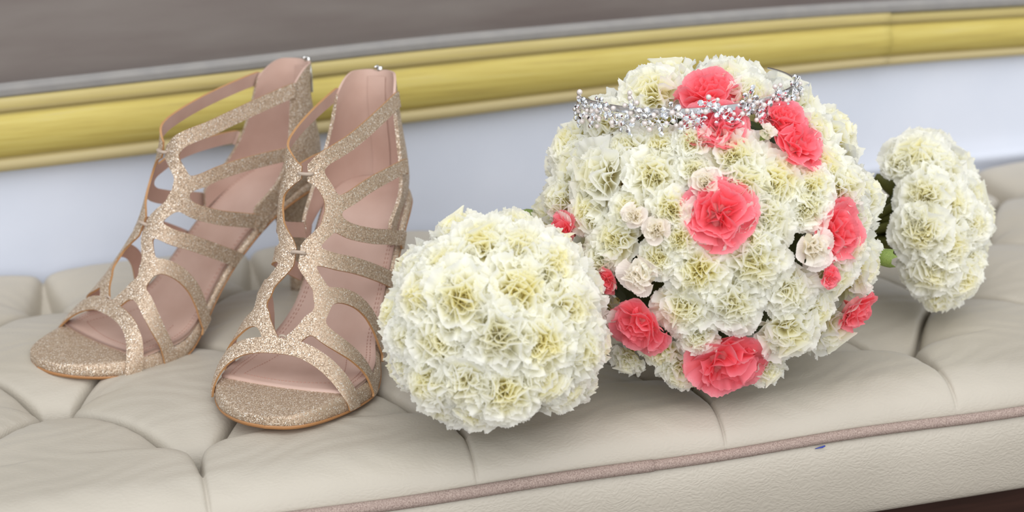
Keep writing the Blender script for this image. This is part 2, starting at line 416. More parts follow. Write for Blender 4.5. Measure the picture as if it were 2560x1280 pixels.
# white cloth tucked behind the seat under the rail
xs = np.linspace(X0 + .035, X1 - .035, 150); cp = []
V = []
for x in xs:
    fold = .004 * math.sin(x * 9 + .6) + .0025 * math.sin(x * 23)
    lift = max(0, min(1, (x - .42) / .25))
    ctrl = [(.002, -.025), (.003, -.012), (.004 - .008 * lift, -.004 + .003 * lift), (.005 - .004 * lift, .004 + .003 * lift), (.006, .02), (.008, .05), (.0095, .085), (.011, .115)]
    P_ = pchip(np.arange(8), np.array(ctrl))(np.linspace(0, 7, 40))
    for k, (dy, z) in enumerate(P_):
        V.append((x, YB + .004 + dy * .55 + fold * .35 * (k / 39), z))
cl = obj('white_cloth', new_mesh('white_cloth', V, grid_faces(len(xs), 40, flip=True).tolist(), [M['cloth']]))
tag(cl, 'plain white cloth hanging in the gap between tufted seat and gold rail', 'cloth')

# ------------------------------------------------------------------ shoes
S_ = [-.25, .75, 1, 1.5, 2, 2.5, 3, 3.5]
RG = [(.034, .019, .028, .002, .0425), (.0415, .031, .040, .0025, .0470), (.0455, .0372, .056, .002, .0492), (.0615, .060, .088, .006, .0425),
      (.0756, .0825, .130, .041, .0325), (.0860, .107, .162, .086, .0335), (.0947, .1314, .180, .124, .0300), (.0960, .1565, .192, .162, .0218)]
RF = pchip(S_, RG)
def last(s, th):
    s = np.asarray(s, float); th = np.asarray(th, float)
    r = RF(s); sg = np.sign(th); a = np.abs(th); ex = np.maximum(a - np.pi / 2, 0); a = np.minimum(a, np.pi / 2)
    ca, sa = np.cos(a), np.sin(a)
    x = r[..., 2] + (r[..., 0] - r[..., 2]) * ca; z = r[..., 3] + (r[..., 1] - r[..., 3]) * ca - ex * .016
    y = .005 * ca + yc_s(np.clip(r[..., 2], 0, .21)) * (1 - ca) + sg * r[..., 4] * sa ** np.where(sg > 0, (.62 - .13 * np.clip((s - 2.4) / .6, 0, 1)), .85)
    return np.stack([x, y, z], -1)
# sole: underside height, thickness, half width and centre line along the shoe
zb_s = pchip([-.006, .02, .05, .075, .095, .115, .135, .155, .175, .2, .22], [.0025, .001, .0, .001, .010, .028, .049, .067, .080, .0875, .089])
th_s = pchip([-.006, .01, .035, .07, .11, .22], [.0062, .0085, .0102, .0108, .0065, .006])
hw_s = pchip([-.006, -.0045, -.002, .003, .0105, .0206, .0353, .058, .08, .1, .115, .13, .145, .163, .187, .2025, .213, .2185], [0, .0100, .0170, .0245, .0318, .0384, .0450, .0480, .0450, .0366, .0327, .0312, .0312, .0312, .0302, .0258, .0165, 0])
yc_s = pchip([-.006, .0095, .0206, .0353, .058, .08, .1, .115, .13, .145, .163, .187, .22], [-.003, .0005, .0018, .0026, .0008, 0, -.0018, -.0042, -.005, -.0043, -.003, -.001, 0])
# the cut pattern of the upper, in last coordinates (station, angle), with strap widths
HALF = math.pi / 2
LAT = [
 ([(2.99,.07),(2.9,.22),(2.73,.37),(2.57,.44),(2.4,.41),(2.25,.27),(2.11,.13),(1.94,.09),(1.79,.23),(1.67,.36),(1.52,.41),(1.33,.34),(1.18,.2),(1.0,.06)], .0090),
 ([(3.0,.08),(3.15,.26),(3.23,.51),(3.28,.72),(3.34,.95),(3.4,1.21),(3.45,1.5),(3.46,1.66)], .0098),
 ([(2.6,.44),(2.69,.68),(2.78,.88),(2.85,1.12),(2.9,1.44),(2.91,1.66)], .0092),
 ([(2.45,.42),(2.36,.69),(2.34,1.01),(2.35,1.26),(2.36,1.5),(2.36,1.72)], .0100),
 ([(2.03,.14),(2.03,.54),(2.06,.83),(2.08,1.14),(2.09,1.43),(2.09,1.72)], .0105),
 ([(1.58,.40),(1.70,.62),(1.76,.87),(1.76,1.09),(1.72,1.28),(1.66,1.5),(1.62,1.8)], .0100),
 ([(1.27,.28),(1.19,.49),(1.17,.71),(1.18,.98),(1.18,1.22),(1.14,1.43),(1.09,1.8)], .0105),
]
MED = [
 ([(2.99,.06),(2.88,.17),(2.73,.36),(2.57,.44),(2.42,.42),(2.28,.27),(2.12,.11),(1.93,.07),(1.78,.16),(1.63,.28),(1.46,.31),(1.29,.23),(1.15,.12),(1.0,.05)], .0090),
 ([(3.0,.06),(3.15,.24),(3.23,.48),(3.28,.72),(3.34,.95),(3.4,1.21),(3.45,1.5),(3.46,1.66)], .0098),
 ([(2.6,.42),(2.69,.68),(2.78,.88),(2.85,1.12),(2.9,1.44),(2.91,1.66)], .0092),
 ([(2.45,.40),(2.36,.69),(2.34,1.01),(2.35,1.26),(2.36,1.5),(2.36,1.72)], .0100),
 ([(2.03,.12),(2.03,.54),(2.06,.83),(2.08,1.14),(2.09,1.43),(2.09,1.72)], .0105),
 ([(1.56,.30),(1.70,.55),(1.76,.82),(1.76,1.07),(1.72,1.28),(1.66,1.5),(1.62,1.8)], .0100),
 ([(1.28,.22),(1.26,.45),(1.2,.7),(1.16,.98),(1.15,1.22),(1.12,1.43),(1.07,1.8)], .0100),
]
TOE = [([(.62,-1.85),(.60,-1.45),(.57,-1.15),(.64,-.82),(.77,-.49),(.87,-.22),(.90,0),(.88,.2),(.83,.45),(.74,.75),(.64,1.05),(.58,1.4),(.56,1.85)], .0098)]
def densify(pts, n=10):
    pts = np.array(pts, float); t = np.arange(len(pts)); return pchip(t, pts)(np.linspace(0, len(pts) - 1, (len(pts) - 1) * n + 1))
def sdf_strokes(G, strokes, sgn, k=.0016):
    out = None; acc = np.zeros(G.shape[:-1])
    for pts, wd in strokes:
        d2 = densify(pts); pl = last(d2[:, 0], d2[:, 1] * sgn)
        best = np.full(G.shape[:-1], 1e9)
        for a, b in zip(pl[:-1], pl[1:]):
            ab = b - a; t = np.clip(((G - a) @ ab) / (ab @ ab + 1e-15), 0, 1)
            best = np.minimum(best, np.linalg.norm(G - a - t[..., None] * ab, axis=-1))
        acc += np.exp(-np.clip((best - wd / 2) / k, -30, 30))
    return -k * np.log(acc + 1e-30)
def cut_sheet(s_rng, t_rng, ns, nt_, strokes, sgn, off=0.0, thick=.0015, m=1):
    s, t = np.meshgrid(np.linspace(*s_rng, ns), np.linspace(*t_rng, nt_), indexing='ij')
    G_ = last(s, t * sgn); D = sdf_strokes(G_, strokes, sgn)
    D = np.maximum(D, zb_s(np.clip(G_[..., 0], 0, .2)) + .0012 - G_[..., 2])
    ids = {}; ST = []; faces = []
    def vid(key, st):
        if key not in ids: ids[key] = len(ST); ST.append(st)
        return ids[key]
    ins = D < 0
    act = ins[:-1, :-1] | ins[1:, :-1] | ins[1:, 1:] | ins[:-1, 1:]
    for i, j in zip(*np.nonzero(act)):
        cs = [(i, j), (i + 1, j), (i + 1, j + 1), (i, j + 1)]; poly = []
        for a in range(4):
            A, B = cs[a], cs[(a + 1) % 4]; da, db = D[A], D[B]
            if da < 0: poly.append(vid(A, (s[A], t[A])))
            if (da < 0) != (db < 0):
                f = da / (da - db); f = min(max(f, .02), .98); key = (A, B) if A < B else (B, A)
                poly.append(vid(key, (s[A] + (s[B] - s[A]) * f, t[A] + (t[B] - t[A]) * f)))
        if len(poly) > 2: faces.append(poly)
    ST = np.array(ST); sv, tv = ST[:, 0], ST[:, 1] * sgn
    Pm = last(sv, tv); e = 1e-3
    tq = np.where(np.abs(tv) < 2e-3, 2e-3 * sgn if t_rng[0] >= 0 else 2e-3, tv)
    ds = last(sv + e, tq) - last(sv - e, tq); dt = last(sv, tq + e) - last(sv, tq - e)
    n = np.cross(dt, ds); n /= np.linalg.norm(n, axis=1)[:, None] + 1e-15
    ctr = np.stack([RF(sv)[:, 2], np.zeros(len(sv)), RF(sv)[:, 3]], 1)
    n *= np.where(((Pm - ctr) * n).sum(1) < 0, -1, 1)[:, None]
    out = Pm + n * (off + thick * .45); inn = Pm + n * (off - thick * .55)
    N = len(Pm); fo = [] ; ec = {}
    for f in faces:
        for a in range(len(f)):
            x, y = f[a], f[(a + 1) % len(f)]; ec[(x, y)] = ec.get((x, y), 0) + 1
    # orientation of the sheet: make outer faces point along n
    f0 = faces[len(faces) // 2]; g = np.cross(Pm[f0[1]] - Pm[f0[0]], Pm[f0[2]] - Pm[f0[0]]); fl_ = (g @ n[f0[0]]) < 0
    V = np.vstack([out, inn, out, inn]); FF = []; MI = []
    for f in faces:
        o_ = f[::-1] if fl_ else f
        FF.append(tuple(o_)); MI.append(0); FF.append(tuple(i + N for i in o_[::-1])); MI.append(1)
    for (x, y) in ec:
        if (y, x) not in ec:
            q = (x + 2 * N, y + 2 * N, y + 3 * N, x + 3 * N); FF.append(q if fl_ else q[::-1]); MI.append(2)
    V[:, 1] *= m
    if m < 0: FF = [f[::-1] for f in FF]
    me = new_mesh('strap_sheet', V, FF, [M['glitter'], M['lining'], M['edge']], MI)
    return me

def sole_x(n, a=-.006, b=.2185):
    t = (1 - np.cos(np.linspace(0, math.pi, n))) / 2; return a + (b - a) * t
def sole_loft(rings, xs, m):
    # rings(x) -> list of (y, z) round the section
    R_ = [rings(x) for x in xs]; k = len(R_[0]); V = [(x, y * m, z) for x, rr in zip(xs, R_) for y, z in rr]
    Fc = []
    for i in range(len(xs) - 1):
        for j in range(k):
            l = (j + 1) % k; q = (i * k + j, i * k + l, (i + 1) * k + l, (i + 1) * k + j); Fc.append(q if m > 0 else q[::-1])
    Fc.append(tuple(range(k))[::-1]); Fc.append(tuple((len(xs) - 1) * k + j for j in range(k)))
    return V, Fc

def make_shoe(name, pose, m, label):
    px, py, pz, ang, tilt = pose
    root = empty(name, (px, py, pz), 0, label, 'shoe')
    root.rotation_euler = Matrix.Rotation(ang, 3, 'Z').to_4x4().to_3x3().__matmul__(Matrix.Rotation(-tilt, 3, 'Y')).to_euler()
    xs = sole_x(70)
    def r_plat(x):
        h, c, z0, t = max(float(hw_s(x)), .0002), float(yc_s(x)), float(zb_s(x)), float(th_s(x))
        p = [(1, 0), (1.0, .35), (.985, .62), (.955, .85), (.90, .97), (.80, 1.0), (.4, 1.0)]
        e = min(1, h / .012)
        L_ = []
        for f, q in p:
            hh = h - (1 - f) * .03 * e if h > .004 else h * f
            hh = h - (1 - f) * min(.03, h)
            L_.append((hh, q))
        right = [(c + hh, z0 + t * q) for hh, q in L_]; left = [(c - hh, z0 + t * q) for hh, q in L_][::-1]
        return right + left
    V, Fc = sole_loft(r_plat, xs, m); obj('platform_sole', new_mesh('platform_sole', V, Fc, [M['glitter']]), root)['label'] = 'glitter covered sole edge and toe'
    def r_out(x):
        h, c, z0 = max(float(hw_s(x)) + .0004, .0002), float(yc_s(x)), float(zb_s(x))
        return [(c + h * .97, z0 - .0016), (c + h, z0 - .0004), (c + h, z0 + .0006), (c - h, z0 + .0006), (c - h, z0 - .0004), (c - h * .97, z0 - .0016)]
    V, Fc = sole_loft(r_out, xs, m); obj('outsole', new_mesh('outsole', V, Fc, [M['outsole']]), root)['label'] = 'brown leather outsole edge'
    # insole, front edge slightly curved
    nu, nv = 60, 17; V = []
    def ins_pt(x, f, lift=.0010):
        h, c = max(float(hw_s(x)) - .0030, .0005), float(yc_s(x)); z = float(zb_s(x)) + float(th_s(x))
        cup = .0016 * (f * f) * min(1, max(0, (x - .03) / .03))
        return (x, (c + h * f) * m, z + lift + cup)
    for i in range(nu):
        for j in range(nv):
            f = -1 + 2 * j / (nv - 1); a = .0385 + .0030 * f - .0035 * (1 - f * f)
            t = i / (nu - 1); x = a + (.2165 - a) * (t if t < .6 else .6 + .4 * math.sin((t - .6) / .4 * HALF))
            V.append(ins_pt(min(x, .2165), f))
    top = len(V); V += [(x, y, z - .0022) for x, y, z in V]
    Fc = grid_faces(nu, nv, flip=(m < 0)).tolist()
    for i in range(nu - 1):
        for j in (0, nv - 1):
            a, b = i * nv + j, (i + 1) * nv + j; Fc.append((a, b, b + top, a + top))
    for j in range(nv - 1): Fc.append((j, j + 1, j + 1 + top, j + top))
    ins = obj('insole', new_mesh('insole', V, Fc, [M['lining']]), root); ins['label'] = 'smooth dusty pink insole'
    # stitch rows round the insole
    segs = []
    def dashes(curve, n):
        ts = np.linspace(0, 1, 2 * n)
        for k in range(0, 2 * n - 1, 2):
            a, b = curve(ts[k]), curve(ts[k + 1]); segs.append(tube_data([a, b], .00028, 4))
    for f in (-.9, -.84, .9, .84):
        dashes(lambda t, f=f: ins_pt(.044 + t * .142, f, .0012), 62)
    dashes(lambda t: ins_pt(.047 - .004 * math.sin(math.pi * t), -.7 + 1.4 * t, .0012), 26)
    for f in (-.7, .7): dashes(lambda t, f=f: ins_pt(.047 + t * .036, f * (1 - .25 * t), .0012), 16)
    V, Fc, _ = join_data(segs); st = obj('stitching', new_mesh('stitching', V, Fc, [M['stitch']]), ins); st['kind'] = 'stuff'
    # heel
    hp = [(.0010, .2030, .0052, .0055), (.012, .2030, .0052, .0056), (.03, .2020, .0060, .0066), (.05, .2005, .0080, .0090), (.066, .1975, .0118, .0135), (.078, .1935, .0175, .0200), (.0865, .1895, .0235, .0262)]
    V = []; n = 20
    for z, cx, ax, ay in hp:
        for k in range(n):
            t = 2 * math.pi * k / n; c_, s_ = math.cos(t), math.sin(t); sq = lambda v: math.copysign(abs(v) ** .75, v)
            zz = z
            if z > .08: zz = float(zb_s(min(.2185, max(.15, cx + ax * sq(c_))))) + .001
            V.append((cx + ax * sq(c_), ay * sq(s_), zz))
    Fc = []
    for i in range(len(hp) - 1):
        for k in range(n): l = (k + 1) % n; Fc.append((i * n + k, i * n + l, (i + 1) * n + l, (i + 1) * n + k))
    Fc.append(tuple(range(n))[::-1]); Fc.append(tuple((len(hp) - 1) * n + k for k in range(n)))
    hl = obj('heel', new_mesh('heel', V, Fc, [M['glitter']]), root); hl['label'] = 'slim tapered glitter heel'
    V, Fc = tube_data([(.2030, 0, -.0022), (.2030, 0, .0015)], .0056, 16); obj('heel_tip', new_mesh('heel_tip', V, Fc, [M['rubber']]), hl)
    # heel counter
    xb_z = pchip([.085, .1, .115, .135, .155, .175], [.2170, .2202, .2205, .2170, .2145, .2165])
    w_z = pchip([.085, .1, .117, .135, .158, .175], [.0305, .0312, .0280, .0243, .0205, .0175])
    d_z = pchip([.085, .1, .117, .135, .158, .175], [.070, .054, .0425, .033, .0255, .0230])
    nu, nv = 61, 36; O = []; I = []
    for i in range(nu):
        tau = -HALF + math.pi * i / (nu - 1); q = abs(tau) / HALF
        zt = .1722 - .0125 * max(0, (q - .52) / .48) ** 2.2 - .0015 * math.exp(-(tau / .12) ** 2)
        for j in range(nv):
            v = j / (nv - 1)
            x0 = float(xb_z(.09)) - float(d_z(.09)) * (1 - math.cos(tau)); zl = float(zb_s(x0)) + .0045
            z = zl + (zt - zl) * v; zc = min(max(z, .085), .175)
            pt = lambda tt: np.array([float(xb_z(zc)) - float(d_z(zc)) * (1 - math.cos(tt)), float(w_z(zc)) * math.copysign(abs(math.sin(tt)) ** .9, math.sin(tt)), z])
            p = pt(tau); g = pt(min(tau + .02, HALF)) - pt(max(tau - .02, -HALF)); nn = np.array([g[1], -g[0], 0]); nn /= np.linalg.norm(nn) + 1e-9
            pad = .0011 * min(1, 6 * (1 - v) + .25)
            O.append(p + nn * .0008); I.append(p - nn * (.0006 + pad))
    V = np.array(O + I + O + I); N = len(O); Fc = grid_faces(nu, nv).tolist(); MI = [0] * len(Fc)
    inn = [tuple(a + N for a in f[::-1]) for f in Fc]; Fc += inn; MI += [1] * len(inn)
    bd = [i * nv + nv - 1 for i in range(nu)]; e1 = [j for j in range(nv)]; e2 = [(nu - 1) * nv + j for j in range(nv)]
    for ch, fl2 in ((bd, 0), (e1, 0), (e2, 1)):
        for a, b in zip(ch[:-1], ch[1:]):
            qd = (a + 2 * N, b + 2 * N, b + 3 * N, a + 3 * N); Fc.append(qd if not fl2 else qd[::-1]); MI.append(0 if ch is not bd else 2)
    V[:, 1] *= m
    if m < 0: Fc = [tuple(f)[::-1] for f in Fc]
    ct = obj('heel_counter', new_mesh('heel_counter', V, Fc, [M['glitter'], M['lining'], M['lining']], MI), root); ct['label'] = 'tall padded heel counter, pink inside'
    # zip up the back, guard strip inside, pull at the top
    zs = np.linspace(.102, .1715, 24)
    bx = lambda z: float(xb_z(z))
    def strip(z_list, y0, y1, off, th):
        Vv = []; 
        for z in z_list:
            for y in (y0, y1):
                for o_ in (off, off + th): Vv.append((bx(z) + o_ - 60 * y * y * .5, y, z))
        Ff = []
        for i in range(len(z_list) - 1):
            a = i * 4; b = a + 4; Ff += [(a, b, b + 1, a + 1), (a + 2, a + 3, b + 3, b + 2), (a, a + 2, b + 2, b), (a + 1, b + 1, b + 3, a + 3)]
        Ff += [(0, 1, 3, 2), (len(Vv) - 4, len(Vv) - 2, len(Vv) - 1, len(Vv) - 3)]
        return Vv, Ff
    a = strip(zs, -.0045, -.0008, .0012, .0012); b = strip(zs, .0008, .0045, .0012, .0012); cc = strip(zs, -.0008, .0008, .0010, .0006)
    V, Fc, MI = join_data([(a[0], a[1], 0), (b[0], b[1], 0), (cc[0], cc[1], 1)])
    zp = obj('zipper', new_mesh('zipper', V, Fc, [M['glitter'], M['tape']], MI, smooth=False), root); zp['label'] = 'back zip between glitter edges'
    V, Fc = strip(np.linspace(.098, .168, 24), -.0062, .0062, -.0023, .0006)
    gd = obj('zip_guard', new_mesh('zip_guard', V, Fc, [M['lining']], smooth=False), root)
    V, Fc, _ = join_data([box_data(bx(.17) + .0022, bx(.17) + .0040, -.0018, .0018, .1690, .1735), tube_data([(bx(.17) + .0032, 0, .1730), (bx(.17) + .001, .0008 * m, .1745), (bx(.17) - .0022, .0016 * m, .1738)], .0007, 8),
                          tube_data([(bx(.17) + .0042, 0, .172), (bx(.17) + .0050, 0, .160), (bx(.17) + .0052, 0, .148)], [.0008, .0013, .0010], 8)])
    obj('zip_pull', new_mesh('zip_pull', V, Fc, [M['metal']]), zp)['label'] = 'small silver zip pull'
    # lattice upper: one cut sheet for each side, plus the toe strap
    u1 = obj('lattice_upper', cut_sheet((.72, 3.6), (.012, 1.9), 330, 170, LAT, -1, 0, m=m), root); u1['label'] = 'cut-out glitter strap lattice, outer side'
    u2 = obj('lattice_upper', cut_sheet((.72, 3.6), (.012, 1.9), 330, 170, MED, 1, 0, m=m), root); u2['label'] = 'cut-out glitter strap lattice, inner side'
    obj('toe_strap', cut_sheet((-.15, 1.2), (-1.86, 1.86), 110, 300, TOE, 1, .0009, m=m), root)['label'] = 'glitter strap across the toes'
    # thread ties joining both halves
    for s0 in (2.99, 2.03, 1.02):
        a, c, b = last(s0, -.10), last(s0, .0001), last(s0, .09); n_ = last(s0, .0001) - np.array([RF(s0)[2], .005, RF(s0)[3]]); n_ /= np.linalg.norm(n_)
        sc = .0042 if s0 > 1.5 else .0022; mid = c + n_ * .0022
        d_ = (b - a) / np.linalg.norm(b - a)
        pts = [mid - d_ * sc - n_ * .0018, mid - d_ * sc * .8 + n_ * .0002, mid + n_ * .0009, mid + d_ * sc * .8 + n_ * .0002, mid + d_ * sc - n_ * .0018]
        pts = np.array(pts); pts[:, 1] *= m
        V, Fc = tube_data(densify(pts, 4), .00115 if s0 > 1.5 else .0007, 8); obj('thread_tie', new_mesh('thread_tie', V, Fc, [M['knot']]), root)
    return root

make_shoe('heeled_sandal', (.0419, -.0041, .0032, 1.0249, -.0479), 1, 'champagne glitter strappy high-heeled sandal standing against the small ivory bouquet')
make_shoe('heeled_sandal', (-.0797, .137, -.0032, .4773, -.0277), -1, 'champagne glitter strappy high-heeled sandal standing apart from the bouquets')

# ------------------------------------------------------------------ flowers
def petal(rn, e, length, width, ruf=.10, waves=4, teeth=13, tooth=.05, nr=11, na=42, tube=.30, cup=.0, curl=0., twist=0.):
    """one fan-shaped petal growing from the origin up the axis (z) and leaning out by angle e towards +x"""
    rr = np.linspace(0, 1, nr) ** .8; al = np.linspace(-1, 1, na)
    # centre line
    fine = np.linspace(0, 1, 60); phi = e * np.clip((fine - .12) / max(tube, .05), 0, 1) ** 1.0 + curl * np.clip((fine - .6) / .4, 0, 1) ** 2
    step = 1 / 59 * length; cx = np.concatenate([[0], np.cumsum(np.sin(phi[:-1]) * step)]); cz = np.concatenate([[0], np.cumsum(np.cos(phi[:-1]) * step)])
    ph = rn.uniform(0, 6.28, 6); am = rn.uniform(.5, 1.2, 6)
    rimlen = 1 - .34 * np.abs(al) ** 2.6 + .03 * np.sin(al * 2.3 + ph[3])
    saw = np.abs(((al * teeth * .5 + ph[4]) % 1) - .5) * 2; rimlen = rimlen + tooth * (saw - .5) + tooth * .45 * rn.uniform(-1, 1, na)
    V = []; UV = []
    for i, r in enumerate(rr):
        for j, a in enumerate(al):
            q = r * (1 + (rimlen[j] - 1) * r ** 3); qq = min(q, 1.0)
            x = np.interp(qq, fine, cx); z = np.interp(qq, fine, cz); p = np.interp(qq, fine, phi)
            if q > 1: x += math.sin(p) * (q - 1) * length; z += math.cos(p) * (q - 1) * length
            wd = width * (.10 + .90 * r ** 1.15)
            y = a * wd
            d = ruf * r ** 2.2 * length * (am[0] * math.sin(waves * a * 1.57 + ph[0]) + .55 * am[1] * math.sin(waves * 2.1 * a + ph[1]) + .28 * r ** 3 * am[2] * math.sin(waves * 3.6 * a + ph[2]))
            d -= cup * wd * a * a * r
            nx_, nz_ = math.cos(p), -math.sin(p)
            x += nx_ * d * 1.0; z += nz_ * d
            if twist: 
                c_, s_ = math.cos(twist * r), math.sin(twist * r); x0 = np.interp(qq, fine, cx); dx, dy = x - x0, y; x, y = x0 + dx * c_ - dy * s_, dx * s_ + dy * c_
            V.append((x, y, z)); UV.append(((a + 1) / 2, r))
    return np.array(V), grid_faces(nr, na), np.array(UV)
def rotz(V, a):
    c, s = math.cos(a), math.sin(a); return V @ np.array([[c, s, 0], [-s, c, 0], [0, 0, 1]])
def bloom(name, rn, whorls, material, fillv=.3, **kw):
    Vs = []; Fs = []; Us = []; o = 0
    # filler dome added inside the head to keep petal gaps shallow and pale
    ng, ma = 9, 28; Vh = []
    for i in range(ng):
        t = i / (ng - 1) * 1.25
        for k in range(ma):
            a = 2 * math.pi * k / (ma - 1); rr = 1 + .10 * math.sin(7 * a + 3 * t) + .06 * math.sin(13 * a - 5 * t)
            Vh.append(((.46 * math.sin(t) * math.cos(a)) * rr, .46 * math.sin(t) * math.sin(a) * rr, .10 + .60 * math.cos(t) * rr))
    Vs.append(np.array(Vh)); Fs.append(grid_faces(ng, ma)); Us.append(np.full((len(Vh), 2), fillv)); o += len(Vh)
    for wi, (cnt, e, ln, wd, rf, wv) in enumerate(whorls):
        a0 = rn.uniform(0, 6.28); vs = (1, 1, .94, .84, .76)[wi]     # inner petals are creamier than the outer ones
        for k in range(cnt):
            V, Fc, U = petal(rn, e + rn.normal(0, .07), ln * rn.uniform(.9, 1.1), wd * rn.uniform(.85, 1.15), rf * rn.uniform(.7, 1.3), wv * rn.uniform(.8, 1.25), twist=rn.normal(0, kw.get('tw', .25)), **{k_: v for k_, v in kw.items() if k_ != 'tw'})
            V = rotz(V, a0 + 2 * math.pi * (k + rn.uniform(-.25, .25)) / cnt)
            Vs.append(V); Fs.append(Fc + o); Us.append(U * [1, vs]); o += len(V)
    V = np.vstack(Vs); me = big_mesh(name, V, np.vstack(Fs), material)
    lay = me.uv_layers.new(name='UVMap'); li = np.empty(len(me.loops), dtype=np.int32); me.loops.foreach_get('vertex_index', li)
    lay.data.foreach_set('uv', np.vstack(Us).astype(np.float32)[li].ravel())
    return me
def petal_mesh(name, rn, material, *a, **kw):
    V, Fc, U = petal(rn, *a, **kw); me = big_mesh(name, V, Fc, material)
    lay = me.uv_layers.new(name='UVMap'); li = np.empty(len(me.loops), dtype=np.int32); me.loops.foreach_get('vertex_index', li)
    lay.data.foreach_set('uv', U.astype(np.float32)[li].ravel()); return me
rn = np.random.default_rng(11)
# unit flowers: base at origin, rim radius about 1, crown about 0.95 above the base
W_IN = [bloom('carnation', rn, [(8, 1.14, 1.16, .54, .11, 3.6), (8, .86, 1.10, .50, .15, 3.6), (8, .58, 1.03, .46, .18, 3.5), (7, .32, .97, .40, .21, 3.4), (5, .12, .92, .34, .22, 3)], M['white'], tooth=.028, teeth=15) for _ in range(6)]
W_PT = [petal_mesh('petal', rn, M['white'], 1.36, 1.22, .60, .09, 3.8, tooth=.03, teeth=16) for _ in range(8)]
C_IN = [bloom('coral_carnation', rn, [(5, 1.0, 1.12, .62, .10, 1.9), (5, .74, 1.06, .56, .13, 2.1), (5, .46, 1.0, .48, .17, 2.3), (4, .2, .92, .38, .2, 2.5)], M['coral'], tooth=.02, teeth=9) for _ in range(4)]
C_PT = [petal_mesh('petal', rn, M['coral'], 1.3, 1.2, .66, .11, 1.8, tooth=.02, teeth=8, cup=.15) for _ in range(6)]
B_IN = [bloom('small_bud', rn, [(5, .62, 1.10, .46, .07, 2.2), (6, .42, 1.08, .42, .10, 2.8), (6, .24, 1.04, .36, .14, 3.2), (4, .08, 1.0, .30, .18, 3.5)], M['bud'], tooth=.02, teeth=10, tw=.5) for _ in range(3)]
B_PT = [petal_mesh('petal', rn, M['blush'], 1.15, 1.15, .55, .06, 1.8, tooth=.025, teeth=10, cup=.1) for _ in range(4)]
def sepal_cup():
    V = []; n = 20; ks = 8
    for i in range(ks):
        t = i / (ks - 1)
        for k in range(n):
            a = 2 * math.pi * k / n; pt_ = .16 * max(0, math.cos(5 * a)) * (t > .9)
            r = .08 + .22 * math.sin(t * 1.7) ; V.append((r * math.cos(a), r * math.sin(a), -.25 + .85 * t + pt_))
    Fc = []
    for i in range(ks - 1):
        for k in range(n): l = (k + 1) % n; Fc.append((i * n + k, i * n + l, (i + 1) * n + l, (i + 1) * n + k))
    Fc.append(tuple(range(n))[::-1])
    return new_mesh('calyx', V, Fc, [M['green']])
CALYX = sepal_cup(); OLIVE = CALYX.copy(); OLIVE.materials[0] = M['olive']
FLOWER = {'W': ('carnation', W_IN, W_PT, 6, None), 'C': ('coral_carnation', C_IN, C_PT, 8, 'coral pink carnation'), 'B': ('small_rosebud', B_IN, B_PT, 5, 'small ivory rose-like bloom')}
budget = {}
def put_flower(root, base, kind, pos, nrm, rad, petals=True, spin=None, petal_n=None, calyx=False):
    nm, inn, pts, cnt, lab = FLOWER[kind]
    if petal_n is not None: cnt = petal_n
    o = obj(nm, inn[rn.integers(len(inn))], root)
    n = Vector(nrm).normalized(); q = n.to_track_quat('Z', 'Y')
    rot = q.to_matrix() @ Matrix.Rotation(rn.uniform(0, 6.28) if spin is None else spin, 3, 'Z')
    p = Vector(pos) - n * rad * .88 - Vector(base)
    o.matrix_local = Matrix.Translation(p) @ rot.to_4x4() @ Matrix.Diagonal((rad, rad, rad, 1))
    if lab: o['label'] = lab
    if petals:
        a0 = rn.uniform(0, 6.28)
        for k in range(cnt):
            c = obj('petal', (B_PT if kind == 'C' and k % 4 == 3 else pts)[rn.integers(4)], o); c.rotation_euler = (0, 0, a0 + 2 * math.pi * (k + rn.uniform(-.2, .2)) / cnt)
            s = rn.uniform(.92, 1.1); c.scale = (s, s, s); budget[root.name] = budget.get(root.name, 0) + 1
    if calyx: obj('calyx', CALYX, o)
    return o
def hit_ell(u, v, c, ax, A=None):
    d = ray(u, v); o = CAM - c
    if A is not None: d = A.T @ d; o = A.T @ o
    d_, o_ = d / ax, o / ax; a = d_ @ d_; b = o_ @ d_; cc = o_ @ o_ - 1; disc = b * b - a * cc
    t = (-b - math.sqrt(disc)) / a if disc > 0 else -b / a
    P_ = o + d * t
    if disc <= 0: P_ = P_ / np.linalg.norm(P_ / ax)
    n = P_ / ax ** 2; n /= np.linalg.norm(n)
    if A is not None: P_ = A @ P_; n = A @ n
    return c + P_, n
def depth(P_): return (P_ - CAM) @ FWD
def core_mesh(ax, seed):
    bm = bmesh.new(); bmesh.ops.create_icosphere(bm, subdivisions=4, radius=1)
    r_ = np.random.default_rng(seed)
    for v in bm.verts: v.co = Vector((v.co.x * ax[0], v.co.y * ax[1], v.co.z * ax[2])) * (1 + .02 * math.sin(v.co.x * 19) * math.sin(v.co.y * 17 + v.co.z * 13))
    me = bpy.data.meshes.new('stem_core'); bm.to_mesh(me); bm.free(); me.materials.append(M['dark_green']); return me
